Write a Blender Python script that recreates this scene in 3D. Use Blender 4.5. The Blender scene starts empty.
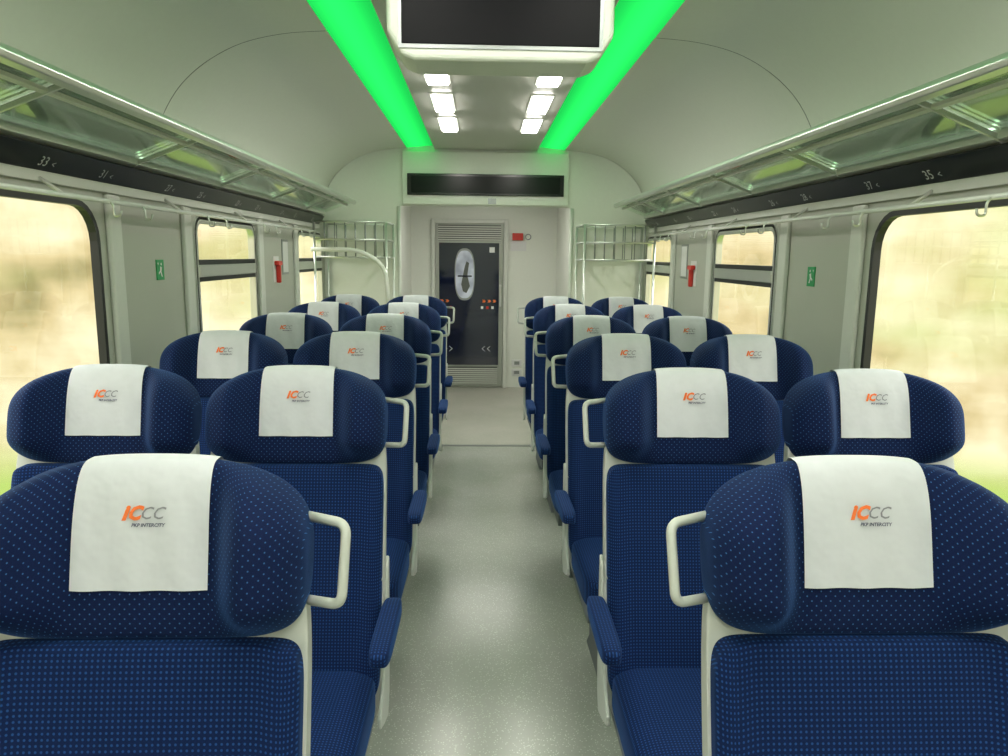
import bpy, bmesh, math, random
from mathutils import Vector, Matrix
random.seed(3)
scene = bpy.context.scene
scene.view_settings.view_transform = 'Standard'
scene.view_settings.look = 'None'
scene.view_settings.exposure = 0.5

# ---------------------------------------------------------------- materials
def new_mat(name):
    m = bpy.data.materials.new(name); m.use_nodes = True
    return m, m.node_tree, m.node_tree.nodes['Principled BSDF']
def mat(name, col, rough=0.5, metal=0.0, noise=0.0, nscale=40, spec=0.5, bump=0.0):
    m, nt, b = new_mat(name)
    b.inputs['Base Color'].default_value = (*col, 1)
    b.inputs['Roughness'].default_value = rough
    b.inputs['Metallic'].default_value = metal
    b.inputs['Specular IOR Level'].default_value = spec
    tc = nt.nodes.new('ShaderNodeTexCoord')
    n = nt.nodes.new('ShaderNodeTexNoise'); n.inputs['Scale'].default_value = nscale
    nt.links.new(tc.outputs['Object'], n.inputs['Vector'])
    r = nt.nodes.new('ShaderNodeValToRGB')
    k = max(noise, 0.01)
    r.color_ramp.elements[0].position = .3; r.color_ramp.elements[1].position = .7
    r.color_ramp.elements[0].color = (*[c*(1-k) for c in col], 1)
    r.color_ramp.elements[1].color = (*[min(1, c*(1+k)) for c in col], 1)
    nt.links.new(n.outputs['Fac'], r.inputs['Fac'])
    nt.links.new(r.outputs['Color'], b.inputs['Base Color'])
    if bump > 0:
        bp = nt.nodes.new('ShaderNodeBump'); bp.inputs['Strength'].default_value = bump
        bp.inputs['Distance'].default_value = 0.01
        nt.links.new(n.outputs['Fac'], bp.inputs['Height'])
        nt.links.new(bp.outputs['Normal'], b.inputs['Normal'])
    return m
def emis(name, col, s):
    m, nt, b = new_mat(name)
    nt.nodes.remove(b)
    e = nt.nodes.new('ShaderNodeEmission')
    e.inputs['Color'].default_value = (*col, 1); e.inputs['Strength'].default_value = s
    nt.links.new(e.outputs[0], nt.nodes['Material Output'].inputs[0])
    return m
def led_mat(name, col, s0, s1, x0, x1):
    """LED diffuser, brightest along its middle (tube behind a frosted cover)"""
    m = emis(name, col, 1); nt = m.node_tree
    e = [n for n in nt.nodes if n.type == 'EMISSION'][0]
    tc = nt.nodes.new('ShaderNodeTexCoord'); s = nt.nodes.new('ShaderNodeSeparateXYZ')
    ab = nt.nodes.new('ShaderNodeMath'); ab.operation = 'ABSOLUTE'
    mr = nt.nodes.new('ShaderNodeMapRange'); mr.inputs['From Min'].default_value = x0; mr.inputs['From Max'].default_value = x1
    cv = nt.nodes.new('ShaderNodeValToRGB')
    L = nt.links.new
    L(tc.outputs['Object'], s.inputs[0]); L(s.outputs[0], ab.inputs[0]); L(ab.outputs[0], mr.inputs['Value']); L(mr.outputs[0], cv.inputs['Fac'])
    cv.color_ramp.interpolation = 'EASE'
    a, b = cv.color_ramp.elements[0], cv.color_ramp.elements[1]
    a.color = (0, 0, 0, 1); b.color = (.25, .25, .25, 1)
    c = cv.color_ramp.elements.new(.62); c.color = (1, 1, 1, 1)
    m2 = nt.nodes.new('ShaderNodeMapRange'); m2.inputs['To Min'].default_value = s0; m2.inputs['To Max'].default_value = s1
    L(cv.outputs[0], m2.inputs['Value']); L(m2.outputs[0], e.inputs['Strength'])
    return m
def glass(name, tint, refl, rough=0.02, base=.02):
    m, nt, b = new_mat(name)
    nt.nodes.remove(b)
    t = nt.nodes.new('ShaderNodeBsdfTransparent'); t.inputs[0].default_value = (*tint, 1)
    g = nt.nodes.new('ShaderNodeBsdfGlossy'); g.inputs['Roughness'].default_value = rough
    g.inputs['Color'].default_value = (.95, 1, .95, 1)
    lw = nt.nodes.new('ShaderNodeFresnel'); lw.inputs['IOR'].default_value = 1.5
    ma = nt.nodes.new('ShaderNodeMath'); ma.operation = 'MULTIPLY_ADD'
    ma.inputs[1].default_value = refl; ma.inputs[2].default_value = base
    ma.use_clamp = True
    nt.links.new(lw.outputs[0], ma.inputs[0])
    mx = nt.nodes.new('ShaderNodeMixShader')
    nt.links.new(ma.outputs[0], mx.inputs[0]); nt.links.new(t.outputs[0], mx.inputs[1]); nt.links.new(g.outputs[0], mx.inputs[2])
    nt.links.new(mx.outputs[0], nt.nodes['Material Output'].inputs[0])
    return m
def fabric(name, base, dot, sp, rad, diag):
    m, nt, b = new_mat(name)
    b.inputs['Roughness'].default_value = .85
    b.inputs['Specular IOR Level'].default_value = .2
    b.inputs['Sheen Weight'].default_value = .22
    b.inputs['Sheen Roughness'].default_value = .4
    b.inputs['Sheen Tint'].default_value = (.12, .36, 1, 1)
    L = nt.links.new
    def M(op, a, c=None, d=None):
        n = nt.nodes.new('ShaderNodeMath'); n.operation = op
        for i, v in enumerate((a, c, d)):
            if v is None: continue
            if isinstance(v, (int, float)): n.inputs[i].default_value = v
            else: L(v, n.inputs[i])
        return n.outputs[0]
    at = nt.nodes.new('ShaderNodeAttribute'); at.attribute_name = 'weave'
    tc = nt.nodes.new('ShaderNodeTexCoord'); s = nt.nodes.new('ShaderNodeSeparateXYZ')
    L(at.outputs['Vector'], s.inputs[0])
    x = s.outputs[0]; v = s.outputs[1]
    if diag:
        u2 = M('ADD', x, v); v2 = M('SUBTRACT', x, v)
    else:
        u2, v2 = x, v
    fu = M('SUBTRACT', M('FRACT', M('MULTIPLY', u2, 1/sp)), .5)
    fv = M('SUBTRACT', M('FRACT', M('MULTIPLY', v2, 1/sp)), .5)
    d = M('SQRT', M('ADD', M('MULTIPLY', fu, fu), M('MULTIPLY', fv, fv)))
    mr = nt.nodes.new('ShaderNodeMapRange'); mr.inputs['From Min'].default_value = rad*.7
    mr.inputs['From Max'].default_value = rad*1.3; mr.inputs['To Min'].default_value = 1; mr.inputs['To Max'].default_value = 0
    L(d, mr.inputs['Value'])
    nz = nt.nodes.new('ShaderNodeTexNoise'); nz.inputs['Scale'].default_value = 500
    L(tc.outputs['Object'], nz.inputs['Vector'])
    r = nt.nodes.new('ShaderNodeValToRGB')
    r.color_ramp.elements[0].color = (*[c*.5 for c in base], 1); r.color_ramp.elements[1].color = (*[c*1.5 for c in base], 1)
    L(nz.outputs['Fac'], r.inputs['Fac'])
    mx = nt.nodes.new('ShaderNodeMix'); mx.data_type = 'RGBA'
    L(mr.outputs[0], mx.inputs['Factor']); L(r.outputs[0], mx.inputs[6]); mx.inputs[7].default_value = (*dot, 1)
    L(mx.outputs[2], b.inputs['Base Color'])
    bp = nt.nodes.new('ShaderNodeBump'); bp.inputs['Strength'].default_value = .15; bp.inputs['Distance'].default_value = .002
    L(nz.outputs['Fac'], bp.inputs['Height']); L(bp.outputs[0], b.inputs['Normal'])
    return m

M_fabA = fabric('fabric_headrest', (.0015, .008, .048), (.042, .13, .31), .0140, .110, True)
M_fabB = fabric('fabric_back', (.0015, .010, .058), (.013, .060, .21), .0080, .22, False)
M_cover = mat('cover_cloth', (.60, .61, .65), .85, noise=.03, nscale=25, bump=.3)
M_shell = mat('seat_shell_plastic', (.50, .52, .48), .35)
M_base = mat('seat_base_grey', (.12, .13, .14), .5)
M_org = mat('logo_orange', (.85, .17, .03), .7)
M_lgrey = mat('logo_grey', (.22, .22, .25), .7)
M_ltxt = mat('logo_text', (.06, .06, .12), .7)
M_wall = mat('wall_laminate', (.44, .455, .40), .45, noise=.02, nscale=3)
M_walll = mat('wall_trim_light', (.62, .635, .59), .35)
M_ceil = mat('ceiling_panel', (.66, .65, .61), .38, noise=.01)
M_ceilc = mat('ceiling_centre', (.57, .57, .53), .4)
M_white = mat('white_panel', (.75, .77, .71), .35)
M_rail = mat('rail_white', (.88, .89, .86), .25)
M_rubber = mat('window_rubber', (.012, .013, .015), .5)
M_alu = mat('aluminium', (.66, .68, .65), .28, .8)
M_alud = mat('aluminium_dark', (.30, .32, .32), .35, .7)
M_black = mat('black_gloss', (.008, .008, .010), .2)
M_blackm = mat('number_strip_black', (.008, .009, .011), .3)
M_screen = mat('screen_black', (.004, .004, .006), .45, spec=.12)
M_disp = mat('display_black', (.006, .008, .008), .22, spec=.22)
M_red = mat('safety_red', (.6, .03, .02), .4)
M_orange = mat('marking_orange', (.8, .18, .04), .4)
M_green = mat('sign_green', (.02, .3, .10), .5)
M_navy = mat('door_glass_navy', (.006, .009, .03), .06, spec=.8)
M_bluel = mat('door_window_blue', (.60, .64, .85), .1, noise=.35, nscale=6)
M_text = mat('number_text', (.7, .7, .7), .5)
M_grille = mat('grille_metal', (.38, .40, .36), .4, .3)
M_dark = mat('grille_dark', (.10, .11, .10), .6)
M_led = led_mat('green_led', (.014, .62, .085), .74, 1.45, .44, .69)
M_cove = emis('cove_led', (.72, 1.0, .70), 1.7)  # glow for the added strip above the rack's rear rail
M_lamp = emis('lamp_diffuser', (1, .955, .88), 22.0)
M_rack = glass('rack_glass', (.93, .96, .92), .9, .07, .04)
M_pane = glass('window_glass', (.97, .98, .96), .12, .01, 0.0)

# floor
def floor_mat(name, c, rough):
    m, nt, b = new_mat(name)
    tc = nt.nodes.new('ShaderNodeTexCoord')
    n = nt.nodes.new('ShaderNodeTexVoronoi'); n.inputs['Scale'].default_value = 110
    nt.links.new(tc.outputs['Object'], n.inputs['Vector'])
    r = nt.nodes.new('ShaderNodeValToRGB')
    r.color_ramp.elements[0].position = .12; r.color_ramp.elements[0].color = (*[x*1.7 for x in c], 1)
    r.color_ramp.elements[1].position = .28; r.color_ramp.elements[1].color = (*c, 1)
    nt.links.new(n.outputs['Distance'], r.inputs['Fac'])
    n2 = nt.nodes.new('ShaderNodeTexNoise'); n2.inputs['Scale'].default_value = 1.7; n2.inputs['Detail'].default_value = 4
    nt.links.new(tc.outputs['Object'], n2.inputs['Vector'])
    r2 = nt.nodes.new('ShaderNodeValToRGB')
    r2.color_ramp.elements[0].position = .35; r2.color_ramp.elements[0].color = (.82, .86, .82, 1)
    r2.color_ramp.elements[1].position = .65; r2.color_ramp.elements[1].color = (1, 1, 1, 1)
    nt.links.new(n2.outputs['Fac'], r2.inputs['Fac'])
    mx = nt.nodes.new('ShaderNodeMix'); mx.data_type = 'RGBA'; mx.blend_type = 'MULTIPLY'; mx.inputs['Factor'].default_value = 1
    nt.links.new(r.outputs[0], mx.inputs[6]); nt.links.new(r2.outputs[0], mx.inputs[7])
    nt.links.new(mx.outputs[2], b.inputs['Base Color'])
    b.inputs['Roughness'].default_value = rough
    return m
M_floor = floor_mat('floor_vinyl', (.365, .37, .34), .22)
M_floor2 = floor_mat('floor_vinyl_entry', (.46, .44, .40), .35)

# ---------------------------------------------------------------- mesh helpers
def link(ob, parent=None):
    scene.collection.objects.link(ob)
    if parent is not None: ob.parent = parent
    return ob
def empty(name, loc=(0, 0, 0), rz=0):
    e = bpy.data.objects.new(name, None); e.location = loc; e.rotation_euler[2] = rz
    e.empty_display_size = .1
    return link(e)
def mesh(name, vs, fs, m, smooth=False):
    me = bpy.data.meshes.new(name); me.from_pydata([tuple(v) for v in vs], [], fs)
    bm = bmesh.new(); bm.from_mesh(me); bmesh.ops.remove_doubles(bm, verts=bm.verts, dist=1e-6)
    bmesh.ops.recalc_face_normals(bm, faces=bm.faces)
    bm.to_mesh(me); bm.free()
    me.materials.append(m)
    if smooth:
        for p in me.polygons: p.use_smooth = True
    return me
def weave(me, fn):
    a = me.attributes.new('weave', 'FLOAT_VECTOR', 'POINT')
    for i, v in enumerate(me.vertices): a.data[i].vector = fn(v.co)
def obj(name, me, parent=None, loc=(0, 0, 0), bevel=0):
    o = bpy.data.objects.new(name, me); o.location = loc
    if bevel:
        b = o.modifiers.new('bevel', 'BEVEL'); b.width = bevel; b.segments = 3; b.limit_method = 'ANGLE'
    return link(o, parent)
def box_me(name, x0, x1, y0, y1, z0, z1, m):
    vs = [(x, y, z) for x in (x0, x1) for y in (y0, y1) for z in (z0, z1)]
    fs = [(0, 1, 3, 2), (4, 6, 7, 5), (0, 4, 5, 1), (2, 3, 7, 6), (0, 2, 6, 4), (1, 5, 7, 3)]
    return mesh(name, vs, fs, m)
def box(name, x0, x1, y0, y1, z0, z1, m, parent=None, bevel=0):
    return obj(name, box_me(name, x0, x1, y0, y1, z0, z1, m), parent, bevel=bevel)
def prism_me(name, prof, a0, a1, m, axis='y', smooth=False):
    n = len(prof)
    f = (lambda p, a: (p[0], a, p[1])) if axis == 'y' else (lambda p, a: (a, p[0], p[1]))
    vs = [f(p, a0) for p in prof] + [f(p, a1) for p in prof]
    fs = [(i, (i+1) % n, n+(i+1) % n, n+i) for i in range(n)]
    fs += [tuple(range(n)), tuple(range(2*n-1, n-1, -1))]
    return mesh(name, vs, fs, m, smooth)
def prism(name, prof, a0, a1, m, parent=None, axis='y', bevel=0):
    return obj(name, prism_me(name, prof, a0, a1, m, axis), parent, bevel=bevel)
def tube_me(name, pts, r, m, closed=False, seg=10):
    pts = [Vector(p) for p in pts]; n = len(pts)
    vs = []; fs = []
    t0 = (pts[1]-pts[0]).normalized()
    up = Vector((0, 0, 1)) if abs(t0.z) < .9 else Vector((1, 0, 0))
    nrm = t0.cross(up).normalized()
    for i, p in enumerate(pts):
        a = pts[i-1] if (i > 0 or closed) else pts[i]
        b = pts[(i+1) % n] if (i < n-1 or closed) else pts[i]
        t = (b-a).normalized()
        nrm = (nrm - t*nrm.dot(t)).normalized(); bi = t.cross(nrm)
        for k in range(seg):
            an = 2*math.pi*k/seg
            vs.append(p + (nrm*math.cos(an)+bi*math.sin(an))*r)
    rng = n if closed else n-1
    for i in range(rng):
        for k in range(seg):
            j = (i+1) % n
            fs.append((i*seg+k, i*seg+(k+1) % seg, j*seg+(k+1) % seg, j*seg+k))
    if not closed:
        fs.append(tuple(range(seg))); fs.append(tuple(range((n-1)*seg, n*seg)))
    return mesh(name, vs, fs, m, True)
def rounded(pts, r, k=5):
    pts = [Vector(p) for p in pts]; out = [pts[0]]
    for i in range(1, len(pts)-1):
        p = pts[i]; a = (pts[i-1]-p); b = (pts[i+1]-p)
        rr = min(r, a.length*.49, b.length*.49)
        A = p+a.normalized()*rr; B = p+b.normalized()*rr
        for j in range(k+1):
            t = j/k
            out.append(A*(1-t)**2 + p*2*t*(1-t) + B*t*t)
    out.append(pts[-1]); return out
def tube(name, pts, r, m, parent=None, closed=False, rnd=0):
    if rnd: pts = rounded(pts, rnd)
    return obj(name, tube_me(name, pts, r, m, closed), parent)
def spow(v, e): return math.copysign(abs(v)**e, v)
def superell(name, c, h, m, mt, nu=32, nv=24):
    vs = []; fs = []
    for i in range(nv+1):
        ph = -math.pi/2 + math.pi*i/nv
        for j in range(nu):
            th = 2*math.pi*j/nu
            vs.append((c[0]+h[0]*spow(math.cos(ph), 2/m)*spow(math.cos(th), 2/m),
                       c[1]+h[1]*spow(math.cos(ph), 2/m)*spow(math.sin(th), 2/m),
                       c[2]+h[2]*spow(math.sin(ph), 2/m)))
    for i in range(nv):
        for j in range(nu):
            fs.append((i*nu+j, i*nu+(j+1) % nu, (i+1)*nu+(j+1) % nu, (i+1)*nu+j))
    me = bpy.data.meshes.new(name); me.from_pydata(vs, [], fs)
    bm = bmesh.new(); bm.from_mesh(me)
    bmesh.ops.remove_doubles(bm, verts=bm.verts, dist=1e-5)
    bmesh.ops.recalc_face_normals(bm, faces=bm.faces); bm.to_mesh(me); bm.free()
    me.materials.append(mt)
    for p in me.polygons: p.use_smooth = True
    weave(me, lambda c: (c.x, c.z-c.y, 0))
    return me
def text_me(name, s, size, m, shear=0, fn=None, offset=0):
    cu = bpy.data.curves.new(name, 'FONT'); cu.body = s; cu.size = size; cu.align_x = 'CENTER'; cu.shear = shear
    cu.offset = offset; cu.resolution_u = 2
    o = bpy.data.objects.new(name, cu); scene.collection.objects.link(o)
    bpy.context.view_layer.update()
    me = bpy.data.meshes.new_from_object(o.evaluated_get(bpy.context.evaluated_depsgraph_get()))
    bpy.data.objects.remove(o)
    me.name = name
    if fn:
        for v in me.vertices: v.co = fn(v.co.x, v.co.y)
    me.materials.clear(); me.materials.append(m)
    return me

# ---------------------------------------------------------------- camera
CAMH = 1.525
cam = bpy.data.cameras.new('camera'); co = bpy.data.objects.new('camera', cam); link(co)
cam.sensor_width = 36; cam.lens = 730/1008*36; cam.clip_start = .02
Rm = Matrix.Rotation(math.radians(-1.95), 4, 'Z') @ Matrix.Rotation(math.radians(90-9.5), 4, 'X') @ Matrix.Rotation(math.radians(.65), 4, 'Z')
co.matrix_world = Matrix.Translation((-.045, 0, CAMH)) @ Rm
scene.camera = co

# ---------------------------------------------------------------- seat geometry
TOP = 1.22
def yp(z): return -(TOP-z)*.25
def sst(a, b, x):
    t = max(0, min(1, (x-a)/(b-a))); return t*t*(3-2*t)
HW, HZC, HH, HN, HM = .235, 1.097, .125, 2.6, 3.3
NB = 5
def hhs(s, up):
    n = HN if up else NB
    return HH*max(0, 1-s**n)**(1/n)
def hF(s, z=1.1):
    lobe = sst(.962, 1.055, z)
    return (.034+(.006+.086*lobe)*sst(.40, .72, s))*(.24+.76*math.sqrt(max(0, 1-s**5)))
def head_front(x, z):
    s = min(.9999, abs(x)/HW); hh = hhs(s, z > HZC)
    c = min(1, abs((z-HZC)/hh))
    return yp(z) - hF(s, z)*(1-c**HM)**(1/HM)
def finish_loft(name, vs, nx, nl, m, W, zc, F):
    fs = []
    for i in range(nx):
        for j in range(nl):
            fs.append((i*nl+j, i*nl+(j+1) % nl, (i+1)*nl+(j+1) % nl, (i+1)*nl+j))
    me = bpy.data.meshes.new(name); me.from_pydata(vs, [], fs)
    bm = bmesh.new(); bm.from_mesh(me); bmesh.ops.remove_doubles(bm, verts=bm.verts, dist=1e-5)
    bmesh.ops.recalc_face_normals(bm, faces=bm.faces); bm.to_mesh(me); bm.free()
    me.materials.append(m)
    for p in me.polygons: p.use_smooth = True
    K = 400; arc = [0]
    for k in range(K):
        a, b = k/K, (k+1)/K
        arc.append(arc[-1]+math.hypot(W/K, (F(b)-F(a)) if b < .88 else W/K*1.2))
    def fn(c):
        s0 = min(1, abs(c.x)/W); s = s0*K; i = min(K-1, int(s))
        u = arc[i]+(arc[i+1]-arc[i])*(s-i)
        d = max(0, c.y-(yp(c.z)-F(s0)))*.8
        v = c.z+d if c.z > zc else c.z-d*(0 if name == 'headrest' else 1)
        return (math.copysign(u, c.x), v, 0)
    weave(me, fn)
    return me
def loft(name, W, zc, Hh, n, mexp, F, back, m, nx=44, nl=40):
    vs = []
    for i in range(nx+1):
        th = -math.pi/2+math.pi*i/nx
        x = W*spow(math.sin(th), 2/n); s = abs(x)/W
        hh = Hh*abs(math.cos(th))**(2/n)
        for j in range(nl):
            ph = 2*math.pi*j/nl
            z = zc + hh*spow(math.cos(ph), 2/mexp)
            sn = spow(math.sin(ph), 2/mexp)
            y = yp(z) - F(s)*sn if sn > 0 else yp(z) - back*sn*(.4+.6*math.sqrt(max(0, 1-s**6)))
            vs.append((x, y, z))
    return finish_loft(name, vs, nx, nl, m, W, zc, F)
def head_loft(nx=60, nl=52):
    vs = []
    for i in range(nx+1):
        th = -math.pi/2+math.pi*i/nx
        x = HW*spow(math.sin(th), 2/3.4); s = min(1, abs(x)/HW)
        for j in range(nl):
            ph = 2*math.pi*j/nl
            cp = math.cos(ph)
            z = HZC + hhs(s, cp > 0)*spow(cp, 2/HM)
            sn = spow(math.sin(ph), 2/HM)
            y = yp(z) - hF(s, z)*sn if sn > 0 else yp(z) - .035*sn*(.4+.6*math.sqrt(max(0, 1-s**6)))
            vs.append((x, y, z))
    return finish_loft('headrest', vs, nx, nl, M_fabA, HW, HZC, hF)
ME = {}
ME['headrest'] = head_loft()
ME['back_cushion'] = loft('back_cushion', .2305, .682, .291, 16, 22,
    lambda s: (.038+.014*sst(.70, .93, s))*(.5+.5*math.sqrt(max(0, 1-s**16))), .01, M_fabB, 56, 64)
ME['shell'] = loft('shell', .2360, .70, .41, 7, 7, lambda s: .010, .042, M_shell)
# headrest cover
CW, CD = .092, .046
vs = []; fs = []
NX, NL = 24, 34
for i in range(NX+1):
    x = -CW+2*CW*i/NX
    s = abs(x)/HW
    for j in range(NL+1):
        t = j/NL
        ph0 = math.acos(-((CD/HH)**(HM/2)))
        ph = ph0 + (-math.radians(55)-ph0)*t
        z = HZC + (hhs(s, math.cos(ph) > 0)+.004)*spow(math.cos(ph), 2/HM)
        sn = spow(math.sin(ph), 2/HM)
        wob = .0014*math.sin(x*95+z*20)*(1-t)
        y = yp(z) - (hF(s, z)+.0050+wob)*sn if sn > 0 else yp(z) - .040*sn
        vs.append((x*(1+.05*(1-t)), y, z))
for i in range(NX):
    for j in range(NL):
        a = i*(NL+1)+j; fs.append((a, a+1, a+NL+2, a+NL+1))
me = mesh('headrest_cover', vs, fs, M_cover, True); ME['headrest_cover'] = me
def onc(dx, dz, off=.0080):
    def f(tx, ty):
        x = tx+dx; z = ty+dz
        return Vector((x, head_front(x, z)-off, z))
    return f
LZ = 1.148
ME['logo_mark'] = text_me('logo_mark', 'i', .027, M_org, .35, onc(-.023, LZ), .0016)
ME['logo_mark_c'] = text_me('logo_mark_c', 'C', .026, M_org, .35, onc(-.010, LZ), .0012)
ME['logo_mark_grey'] = text_me('logo_mark_grey', 'CC', .024, M_lgrey, .35, onc(.015, LZ+.0005), .0001)
ME['logo_caption'] = text_me('logo_caption', 'PKP INTERCITY', .0068, M_ltxt, .2, onc(.011, LZ-.010), .0002)
ME['seat_cushion'] = superell('seat_cushion', (0, -.40, .405), (.226, .235, .062), 6, M_fabB, 48, 24)
ME['seat_pan'] = box_me('seat_pan', -.21, .21, -.58, -.14, .30, .352, M_base)
ME['pedestal'] = prism_me('pedestal', [(-.15, .30), (-.50, .30), (-.42, .06), (-.48, 0), (-.16, 0), (-.22, .06)], -.14, .14, M_base, 'x')
for sg in (1, -1):
    k = '+' if sg > 0 else '-'
    ME['armrest'+k] = superell('armrest', (sg*.260, -.290, .612), (.026, .150, .021), 5, M_fabB, 32, 16)
    ME['armrest_mid'+k] = superell('armrest', (sg*.250, -.290, .612), (.016, .150, .021), 5, M_fabB, 32, 16)
    prof = [(-.085, .72), (-.115, .70), (-.140, .60), (-.16, .52), (-.185, .455), (-.23, .40), (-.28, .36), (-.28, .335), (-.22, .31), (-.15, .29), (-.12, .34), (-.10, .50)]
    xs = sorted((sg*.2320, sg*.242))
    ME['side_frame'+k] = prism_me('side_frame', prof, xs[0], xs[1], M_shell, 'x')
    z1, z0 = 1.136, 1.022
    pts = rounded([(sg*.224, yp(z1)+.01, z1), (sg*.289, yp(z1)-.02, z1-.002), (sg*.286, yp(z0)-.03, z0+.004), (sg*.224, yp(z0)+.005, z0-.004)], .018, 6)
    ME['grab_handle'+k] = tube_me('grab_handle', pts, .0075, M_shell, seg=12)
common = ['shell', 'back_cushion', 'headrest', 'headrest_cover', 'logo_mark', 'logo_mark_c', 'logo_mark_grey', 'logo_caption', 'seat_cushion', 'seat_pan', 'pedestal']
def seat(x, y, aisle):
    e = empty('train_seat', (x, y, 0), math.radians(random.uniform(-.6, .6)))
    for c in common: obj(c, ME[c], e)
    sg = '+' if x < 0 else '-'
    if aisle:
        obj('armrest', ME['armrest'+sg], e); obj('side_frame', ME['side_frame'+sg], e, bevel=.003); obj('grab_handle', ME['grab_handle'+sg], e)
    else:
        obj('armrest', ME['armrest_mid'+sg], e)
        ot = '-' if sg == '+' else '+'
        obj('side_frame', ME['side_frame'+ot], e, bevel=.003)
for r in range(6):
    y = 1.07+.902*r
    for x in (-1.03, -.528, .53, 1.03):
        seat(x, y, abs(x) < .8)

# ---------------------------------------------------------------- room shell
Y0, YB, YE = -2.6, 6.55, 8.45
WX = 1.42
box('floor', -1.5, 1.5, Y0, 5.77, -.05, 0, M_floor)
box('floor_entry', -1.5, 1.5, 5.77, YE+.1, -.05, 0, M_floor2)
box('trim_threshold', -1.40, 1.40, 5.75, 5.79, 0, .004, M_alud)
WZ0, WZ1 = .80, 1.69
wins = [(-1.3, .45), (1.00, 2.70), (3.60, 4.54), (5.58, 6.42)]
def rrect(y0, y1, z0, z1, r, k=6):
    out = []
    for cy, cz, a0 in ((y1-r, z1-r, 0), (y0+r, z1-r, 90), (y0+r, z0+r, 180), (y1-r, z0+r, 270)):
        for j in range(k+1):
            a = math.radians(a0+90*j/k); out.append((cy+r*math.cos(a), cz+r*math.sin(a)))
    return out
def ring(name, X0, X1, y0, y1, z0, z1, r, t, m, parent):
    A = rrect(y0, y1, z0, z1, r); B = rrect(y0+t, y1-t, z0+t, z1-t, max(.005, r-t)); n = len(A)
    vs = [(X0, *p) for p in A]+[(X0, *p) for p in B]+[(X1, *p) for p in A]+[(X1, *p) for p in B]
    fs = []
    for i in range(n):
        j = (i+1) % n
        fs += [(i, j, n+j, n+i), (2*n+i, 3*n+i, 3*n+j, 2*n+j), (i, 2*n+i, 2*n+j, j), (n+i, n+j, 3*n+j, 3*n+i)]
    return obj(name, mesh(name, vs, fs, m), parent)
for sg, side in ((-1, 'left'), (1, 'right')):
    bm = bmesh.new(); edges = []
    def loop(pts):
        v = [bm.verts.new((sg*WX, p[0], p[1])) for p in pts]
        for i in range(len(v)): edges.append(bm.edges.new((v[i], v[(i+1) % len(v)])))
    loop([(Y0, 0), (YE, 0), (YE, 1.95), (Y0, 1.95)])
    for a, b in wins: loop(rrect(a, b, WZ0, WZ1, .13 if b < 3 else .08))
    bmesh.ops.triangle_fill(bm, use_beauty=True, edges=edges)
    me = bpy.data.meshes.new('wall_'+side); bm.to_mesh(me); bm.free(); me.materials.append(M_wall)
    w = obj('wall_'+side, me)
    so = w.modifiers.new('s', 'SOLIDIFY'); so.thickness = .02; so.offset = 0
    box('wall_upper_'+side, *sorted((sg*1.44, sg*1.5)), Y0, YE, 1.90, 2.53, M_rubber)  # dark backing added outside the ceiling panels to stop daylight leaking through seams
    for yy in (2.80, 3.48, 4.62, 5.50):
        box('trim_pillar_'+side, *sorted((sg*(WX-.030), sg*(WX-.010))), yy-.045, yy+.045, .50, 1.73, M_walll, bevel=.008)
    box('baseboard_'+side, *sorted((sg*(WX-.09), sg*(WX-.012))), Y0+.1, 5.85, .05, .42, M_walll, bevel=.015)  # heater cover running along the wall under the windows
    for i, (a, b) in enumerate(wins):
        big = b < 3
        R = .13 if big else .08
        e = empty('window_%d' % (i+1 if sg < 0 else i+5))
        if not big: ring('reveal', sg*(WX-.014), sg*(WX+.03), a-.016, b+.016, WZ0-.016, WZ1+.016, R+.016, .018, M_alu, e)
        ring('gasket', sg*(WX-.014), sg*(WX+.014), a-.008, b+.008, WZ0-.008, WZ1+.008, R+.008, .020 if big else .014, M_rubber, e)
        if not big:
            ring('frame', sg*(WX-.014), sg*(WX+.012), a+.007, b-.007, WZ0+.007, WZ1-.007, R-.008, .020, M_alu, e)
            box('transom', *sorted((sg*(WX-.020), sg*(WX+.012))), a+.02, b-.02, 1.405, 1.465, M_alu, e, bevel=.006)
            box('transom_gasket', *sorted((sg*(WX-.014), sg*(WX+.012))), a+.02, b-.02, 1.465, 1.490, M_rubber, e)
            box('transom_gasket_low', *sorted((sg*(WX-.014), sg*(WX+.012))), a+.02, b-.02, 1.383, 1.405, M_rubber, e)
        box('pane', *sorted((sg*(WX+.006), sg*(WX+.010))), a+.003, b-.003, WZ0+.003, WZ1-.003, M_pane, e)

# ceiling
prof = [(.68, 2.43), (.86, 2.415), (1.03, 2.375), (1.17, 2.305), (1.28, 2.215), (1.355, 2.11), (1.40, 2.0), (1.43, 1.86)]
P = []
for i in range(len(prof)-1):
    p0 = Vector(prof[max(0, i-1)]); p1 = Vector(prof[i]); p2 = Vector(prof[i+1]); p3 = Vector(prof[min(len(prof)-1, i+2)])
    for k in range(5):
        t = k/5
        P.append(.5*((2*p1)+(p2-p0)*t+(2*p0-5*p1+4*p2-p3)*t*t+(3*p1-p0-3*p2+p3)*t**3))
P.append(Vector(prof[-1]))
for sg, sd in ((-1, 'left'), (1, 'right')):
    vs = []; fs = []
    seams = [Y0, -.1, 3.22, YB]
    for a, b in zip(seams[:-1], seams[1:]):
        n0 = len(vs)
        for q in P: vs += [(sg*q.x, a+.0025, q.y), (sg*q.x, b-.0025, q.y)]
        for i in range(len(P)-1):
            f = (n0+2*i, n0+2*i+1, n0+2*i+3, n0+2*i+2)
            fs.append(f if sg > 0 else f[::-1])
    me = bpy.data.meshes.new('ceiling_panel_'+sd); me.from_pydata(vs, [], fs)
    me.materials.append(M_ceil)
    for p in me.polygons: p.use_smooth = True
    c = obj('ceiling_panel_'+sd, me)
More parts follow.
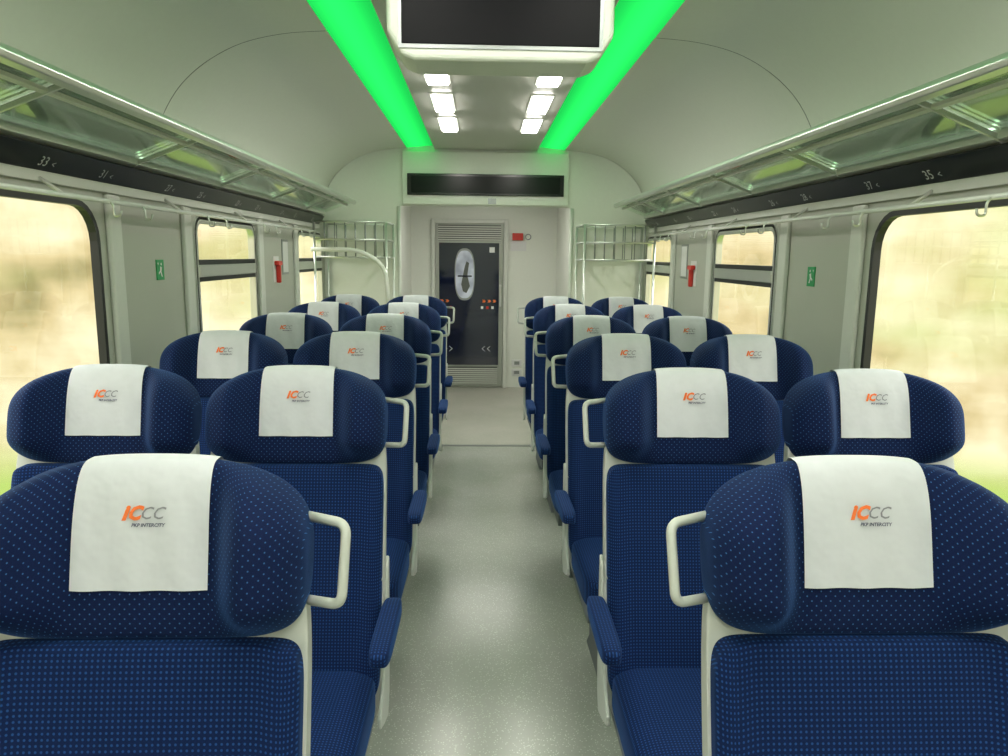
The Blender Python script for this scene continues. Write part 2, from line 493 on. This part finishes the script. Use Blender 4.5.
box('ceiling', -1.5, 1.5, Y0, YE, 2.50, 2.53, M_rubber)
box('ceiling_centre_panel', -.445, .445, Y0, YB, 2.425, 2.45, M_ceilc, bevel=.006)
for sg in (-1, 1):
    e = empty('led_strip_light')
    prism('diffuser', [(sg*.44, 2.455), (sg*.69, 2.432), (sg*.69, 2.442), (sg*.44, 2.465)], Y0, YB, M_led, e)
for sg in (-1, 1):
    for (a, b) in ((3.58, 4.05), (4.33, 4.80), (5.05, 5.52), (.4, .90), (1.15, 1.65), (-.4, .1), (-1.2, -.7), (-2.0, -1.5)):
        e = empty('ceiling_lamp')
        c = .305 if sg > 0 else -.27
        box('bezel', c-.065, c+.065, a-.012, b+.012, 2.417, 2.425, M_white, e)
        box('diffuser', c-.053, c+.053, a, b, 2.406, 2.4185, M_lamp, e, bevel=.004)

def bulk():
    pts = [(q.x-.004, q.y) for q in P]
    outer = [(-.68, 2.46)]+[(.68, 2.46)]+pts+[(1.42, 0), (.74, 0), (.74, 1.945), (-.74, 1.945), (-.74, 0), (-1.42, 0)]+[(-a, b) for a, b in reversed(pts)]
    bm = bmesh.new(); v = [bm.verts.new((p[0], YB, p[1])) for p in outer]
    ed = [bm.edges.new((v[i], v[(i+1) % len(v)])) for i in range(len(v))]
    bmesh.ops.triangle_fill(bm, use_beauty=True, edges=ed)
    me = bpy.data.meshes.new('wall_bulkhead'); bm.to_mesh(me); bm.free(); me.materials.append(M_white)
    o = obj('wall_bulkhead', me); so = o.modifiers.new('s', 'SOLIDIFY'); so.thickness = .03; so.offset = 0
bulk()
box('trim_bulkhead_fascia', -.72, .72, YB-.055, YB-.018, 1.955, 2.405, M_white, bevel=.01)
e = empty('passenger_information_display')
box('housing', -.675, .675, YB-.075, YB-.056, 2.035, 2.215, M_black, e, bevel=.004)
box('screen', -.64, .64, YB-.079, YB-.0755, 2.055, 2.195, M_disp, e)
e = empty('bulkhead_notice')
box('sheet', .02, .09, YB-.0595, YB-.0575, 1.965, 2.015, M_alud, e)
box('mount', -.03, .13, YB-.058, YB-.0555, 1.96, 2.02, M_white, e)
# entry area
ZE = 2.14
box('ceiling_entry', -1.42, 1.42, YB+.016, YE, ZE, ZE+.03, M_white)
for sg, sd in ((-1, 'left'), (1, 'right')):
    box('wall_entry_'+sd, *sorted((sg*.83, sg*.86)), YB+.02, YE, 0, ZE, M_white)
    e = empty('door_jamb_pole')
    tube('pole', [(sg*.755, YB-.03, 0), (sg*.755, YB-.03, 1.94)], .014, M_walll, e)
e = empty('ceiling_lamp')
box('diffuser', -.35, .35, 6.9, 7.3, ZE-.015, ZE, emis('lamp_entry', (1, .97, .90), 9), e)  # lamp added on the entry ceiling, hidden by the bulkhead, to brighten the walls
box('wall_end', -1.42, 1.42, YE, YE+.04, 0, ZE, M_white)
box('wall_behind', -1.5, 1.5, Y0-.03, Y0, 0, 2.5, M_white)
# door
dy = YE
D0, D1 = -.55, .22
e = empty('door_1')
box('leaf', D0, D1, dy-.035, dy-.002, .02, 1.88, M_grille, e, bevel=.004)
box('glass', D0+.04, D1-.05, dy-.042, dy-.0355, .27, 1.665, M_navy, e)
box('grille_recess', D0+.03, D1-.03, dy-.040, dy-.0355, 1.69, 1.865, M_dark, e)
box('grille_recess_low', D0+.06, D1-.06, dy-.040, dy-.0355, .045, .25, M_dark, e)
for i in range(7):
    box('grille_top', D0+.03, D1-.03, dy-.048, dy-.036, 1.695+i*.024, 1.706+i*.024, M_walll, e)
for i in range(8):
    box('grille_bottom', D0+.06, D1-.06, dy-.048, dy-.036, .05+i*.024, .063+i*.024, M_walll, e)
def oval(k): return [(-.22+.105*k*spow(math.cos(a), .75), 1.31+.27*k*spow(math.sin(a), .75)) for a in [2*math.pi*i/40 for i in range(40)]]
prism('door_window', oval(1), dy-.0475, dy-.043, M_bluel, e)
prism('door_window_rim', oval(1.09), dy-.0455, dy-.0425, M_alud, e)
prism('door_window_figure', [(-.26, 1.20), (-.22, 1.40), (-.20, 1.46), (-.17, 1.44), (-.19, 1.30), (-.16, 1.18), (-.20, 1.10), (-.24, 1.12)], dy-.0485, dy-.0476, M_dark, e)
prism('door_window_bar', [(-.30, 1.285), (-.14, 1.285), (-.14, 1.30), (-.30, 1.30)], dy-.0487, dy-.0476, M_navy, e)
for x0 in (-.50, -.44, -.02, .04, .10):
    prism('chevron', [(x0, .995), (x0+.03, .995), (x0+.042, 1.01), (x0+.03, 1.025), (x0, 1.025), (x0+.012, 1.01)], dy-.046, dy-.0425, M_orange, e)
for i, xx in enumerate((-.44, -.38, -.02, .04, .10)):
    box('sticker', xx-.014, xx+.014, dy-.046, dy-.0425, .92, .95, M_red if i % 2 else M_text, e)
for xx, s in ((-.44, 1), (-.38, 1), (0, -1), (.06, -1)):
    prism('arrow', [(xx-.02*s, .43), (xx+.012*s, .46), (xx-.02*s, .49), (xx-.012*s, .49), (xx+.022*s, .46), (xx-.012*s, .43)], dy-.046, dy-.0425, M_text, e)
box('sticker_top', .06, .12, dy-.046, dy-.0425, 1.56, 1.62, M_text, e)
box('handle', D1-.045, D1-.02, dy-.075, dy-.036, .95, 1.20, M_alu, e, bevel=.006)
e = empty('door_frame')
for x0, x1, z0, z1 in ((D0-.05, D0-.003, 0, 1.93), (D1+.003, D1+.05, 0, 1.93), (D0-.003, D1+.003, 1.883, 1.93)):
    box('jamb', x0, x1, dy-.05, dy, z0, z1, M_walll, e, bevel=.004)
e = empty('fire_alarm_box')
box('body', .32, .44, dy-.04, dy+.004, 1.70, 1.78, M_red, e, bevel=.005)
box('notice', .30, .48, dy-.008, dy+.004, 1.58, 1.69, M_text, e)
tube('ring', [(.50+.03*math.cos(a), dy-.006, 1.74+.03*math.sin(a)) for a in [math.pi*2*i/16 for i in range(16)]], .006, M_alud, e, closed=True)
e = empty('power_outlet')
box('plate', .33, .45, dy-.012, dy, .14, .22, M_text, e, bevel=.004)
box('plate_low', .33, .45, dy-.012, dy, .25, .33, M_text, e, bevel=.004)
box('socket', .36, .42, dy-.014, dy-.0121, .16, .20, M_alud, e)
box('socket_low', .36, .42, dy-.014, dy-.0121, .27, .31, M_alud, e)

# ---------------------------------------------------------------- monitor
e = empty('ceiling_monitor')
mw = .294
prof = [(-mw, 2.425), (-mw, 2.09), (-mw+.035, 2.035), (-mw+.07, 2.022), (mw-.07, 2.022), (mw-.035, 2.035), (mw, 2.09), (mw, 2.425)]
prism('housing', [(x+.005, z) for x, z in prof], 2.0, 2.17, M_white, e, bevel=.012)
box('screen', -.250, .260, 1.993, 2.0, 2.060, 2.37, M_screen, e, bevel=.002)
box('screen_bezel', -.258, .269, 1.996, 2.0005, 2.050, 2.385, M_alud, e)

# ---------------------------------------------------------------- luggage racks, number strips, coat rails
for sg in (-1, 1):
    e = empty('luggage_rack')
    R0, R1 = Y0+.1, 6.3
    S = lambda prof: [(sg*a, b) for a, b in prof]
    prism('front_lip', S([(1.080, 1.955), (1.085, 1.940), (1.11, 1.934), (1.122, 1.945), (1.120, 1.965), (1.10, 1.975), (1.085, 1.970)]), R0, R1, M_alu, e, bevel=.003)
    prism('inner_rail', S([(1.15, 1.925), (1.165, 1.92), (1.165, 1.930), (1.15, 1.935)]), R0, R1, M_walll, e)
    prism('rear_rail', S([(1.34, 1.850), (1.41, 1.835), (1.41, 1.87), (1.34, 1.875)]), R0, R1, M_walll, e)
    prism('cove_lamp', S([(1.345, 1.8765), (1.40, 1.8725), (1.40, 1.880), (1.345, 1.884)]), R0, R1, M_cove, e)  # assumed strip, hidden by the rail, added to light rack and ceiling sides
    y = R0
    while y < R1-.1:
        b = min(R1, y+.90)
        prism('glass_shelf', S([(1.118, 1.950), (1.345, 1.862), (1.345, 1.868), (1.118, 1.956)]), y+.010, b-.010, M_rack, e)
        prism('bracket', S([(1.11, 1.950), (1.115, 1.936), (1.34, 1.850), (1.39, 1.815), (1.410, 1.815), (1.410, 1.860), (1.34, 1.864)]), y-.005, y+.005, M_alu, e)
        y += .90
    e = empty('seat_number_strip')
    prism('panel', S([(1.400, 1.768), (1.350, 1.832), (1.355, 1.838), (1.410, 1.775)]), R0, R1, M_blackm, e)
    prism('lower_trim', S([(1.410, 1.735), (1.395, 1.735), (1.393, 1.766), (1.410, 1.772)]), R0, R1, M_walll, e)
    nums = ['37', '35', '33', '31', '27', '25', '23', '21', '17', '15', '13', '11'] if sg < 0 else ['41', '45', '35', '37', '28', '26', '24', '22', '18', '16', '14', '12']
    for r in range(6):
        for k in range(2):
            yy = 1.45+.902*r+.36*k
            lab = nums[(r*2+k) % 12]
            def fn(tx, ty, yy=yy, sg=sg, d=0):
                t = (ty+.018)/.081
                return Vector((sg*(1.3985-.05*t), yy+(tx+d)*(-1 if sg > 0 else 1), 1.7670+.064*t))
            obj('number', text_me('number', lab, .048, M_text, 0, fn), e)
            obj('seat_icon', text_me('seat_icon', '<', .034, M_text, 0, lambda tx, ty: fn(tx, ty, d=.055)), e)
    e = empty('coat_rail')
    tube('rail', [(sg*1.325, R0, 1.695), (sg*1.325, 5.85, 1.695)], .0085, M_rail, e)
    y = R0+.35
    while y < 5.8:
        tube('stay', [(sg*1.325, y, 1.695), (sg*1.395, y, 1.745)], .006, M_walll, e)
        y += .90
    y = R0+.62
    while y < 5.6:
        for q in (0, .24):
            tube('hook', rounded([(sg*1.325, y+q, 1.70), (sg*1.308, y+q, 1.68), (sg*1.308, y+q, 1.645), (sg*1.285, y+q, 1.645), (sg*1.282, y+q, 1.665)], .01, 4), .0035, M_alu, e)
        y += .90

# wall signs
def wsign(name, sg, yy, zz, w, h, m, parent=None, t=.004):
    return box(name, *sorted((sg*(WX-.010-t), sg*(WX-.010))), yy-w/2, yy+w/2, zz-h/2, zz+h/2, m, parent)
for sg in (-1, 1):
    e = empty('emergency_exit_sign')
    SY, SZ = 3.19, 1.45
    wsign('plate', sg, SY, SZ, .07, .085, M_green, e)
    X = sg*(WX-.0155)
    def q(name, pts, m=M_text):
        obj(name, mesh(name, [(X, SY+a, SZ+b) for a, b in pts], [tuple(range(len(pts)))], m), e)
    q('figure_body', [(-.005, .015), (.012, .010), (.004, -.008), (.014, -.028), (.006, -.03), (-.006, -.010), (-.02, -.02), (-.022, -.012), (-.008, -.002)])
    q('figure_head', [(.006+.006*math.cos(a), .024+.006*math.sin(a)) for a in [math.pi*2*i/10 for i in range(10)]])
    q('figure_arrow', [(-.03, .03), (-.018, .03), (-.024, .018)])
    e = empty('emergency_hammer')
    wsign('plate', sg, 4.98, 1.42, .13, .17, M_text, e)
    bx = sorted((sg*(WX-.045), sg*(WX-.0141)))
    box('handle', *bx, 4.965, 4.99, 1.33, 1.45, M_red, e, bevel=.008)
    box('head', *bx, 4.93, 5.03, 1.445, 1.475, M_red, e, bevel=.008)
    e = empty('information_notice')
    wsign('frame', sg, 5.22, 1.50, .16, .24, M_alud, e)
    wsign('sheet', sg, 5.22, 1.50, .13, .21, M_text, e, .006)

# luggage tower near the bulkhead
for sg in (-1, 1):
    e = empty('luggage_stand')
    xs0, xs1 = sg*.80, sg*1.37
    ya, yb = 5.98, 6.48
    for xx in (xs0, xs1):
        for yy in (ya, yb):
            tube('post', [(xx, yy, 0), (xx, yy, 1.78)], .010, M_alu, e)
    for z in (.30, .95, 1.50, 1.64, 1.78):
        tube('rail_front', [(xs0, ya, z), (xs1, ya, z)], .008, M_alu, e)
        tube('rail_side', [(xs0, ya, z), (xs0, yb, z)], .008, M_alu, e)
        tube('rail_back', [(xs0, yb, z), (xs1, yb, z)], .008, M_alu, e)
        if z < 1.6:
            for i in range(1, 6):
                xx = xs0+(xs1-xs0)*i/6
                tube('slat', [(xx, ya, z), (xx, yb, z)], .006, M_alu, e)
    for i in range(1, 7):
        xx = xs0+(xs1-xs0)*i/7
        tube('upright', [(xx, ya, 1.50), (xx, ya, 1.78)], .005, M_alud, e)
        tube('upright', [(xx, yb, 1.50), (xx, yb, 1.78)], .005, M_alud, e)
    if sg < 0:
        tube('guard_rail', [(-1.38, 5.9, 1.56), (-1.0, 5.9, 1.56), (-.80, 5.9, 1.44), (-.78, 5.9, 1.15), (-.80, 5.98, .98)], .018, M_white, e, rnd=.12)

# ---------------------------------------------------------------- world (motion-blurred spring woodland)
w = bpy.data.worlds.new('world'); scene.world = w; w.use_nodes = True
nt = w.node_tree; bg = nt.nodes['Background']; L = nt.links.new
tc = nt.nodes.new('ShaderNodeTexCoord')
def noise(scale, s, det=3):
    mp = nt.nodes.new('ShaderNodeMapping'); mp.inputs['Scale'].default_value = scale
    L(tc.outputs['Generated'], mp.inputs['Vector'])
    n = nt.nodes.new('ShaderNodeTexNoise'); n.inputs['Scale'].default_value = s; n.inputs['Detail'].default_value = det
    L(mp.outputs[0], n.inputs['Vector']); return n.outputs['Fac']
n1 = noise((1.2, 2.0, 7), 1.8, 6); n2 = noise((4, 9, 4), 2.6, 7)
ad = nt.nodes.new('ShaderNodeMath'); ad.operation = 'MULTIPLY_ADD'; ad.inputs[1].default_value = .6
L(n1, ad.inputs[0])
hf = nt.nodes.new('ShaderNodeMath'); hf.operation = 'MULTIPLY'; hf.inputs[1].default_value = .4
L(n2, hf.inputs[0]); L(hf.outputs[0], ad.inputs[2])
cr = nt.nodes.new('ShaderNodeValToRGB')
cr.color_ramp.elements[0].position = .35; cr.color_ramp.elements[0].color = (.34, .29, .12, 1)
cr.color_ramp.elements[1].position = .60; cr.color_ramp.elements[1].color = (1.0, .89, .60, 1)
el = cr.color_ramp.elements.new(.47); el.color = (.72, .58, .31, 1)
L(ad.outputs[0], cr.inputs['Fac'])
n3 = noise((2, 4, 6), 1.3, 3)
fr = nt.nodes.new('ShaderNodeMapRange'); fr.inputs['From Min'].default_value = .46; fr.inputs['From Max'].default_value = .66; fr.inputs['To Max'].default_value = .60
L(n3, fr.inputs['Value'])
mg = nt.nodes.new('ShaderNodeMix'); mg.data_type = 'RGBA'
L(fr.outputs[0], mg.inputs['Factor']); L(cr.outputs[0], mg.inputs[6]); mg.inputs[7].default_value = (.56, .68, .25, 1)
sx = nt.nodes.new('ShaderNodeSeparateXYZ'); L(tc.outputs['Generated'], sx.inputs[0])
mr = nt.nodes.new('ShaderNodeMapRange'); mr.inputs['From Min'].default_value = -.21; mr.inputs['From Max'].default_value = -.26
L(sx.outputs[2], mr.inputs['Value'])
mx = nt.nodes.new('ShaderNodeMix'); mx.data_type = 'RGBA'
L(mr.outputs[0], mx.inputs['Factor']); L(mg.outputs[2], mx.inputs[6]); mx.inputs[7].default_value = (.50, .66, .17, 1)
mr2 = nt.nodes.new('ShaderNodeMapRange'); mr2.inputs['From Min'].default_value = .12; mr2.inputs['From Max'].default_value = .5
L(sx.outputs[2], mr2.inputs['Value'])
mx2 = nt.nodes.new('ShaderNodeMix'); mx2.data_type = 'RGBA'
L(mr2.outputs[0], mx2.inputs['Factor']); L(mx.outputs[2], mx2.inputs[6]); mx2.inputs[7].default_value = (4.2, 4.2, 4.0, 1)
L(mx2.outputs[2], bg.inputs['Color']); bg.inputs['Strength'].default_value = 1.0
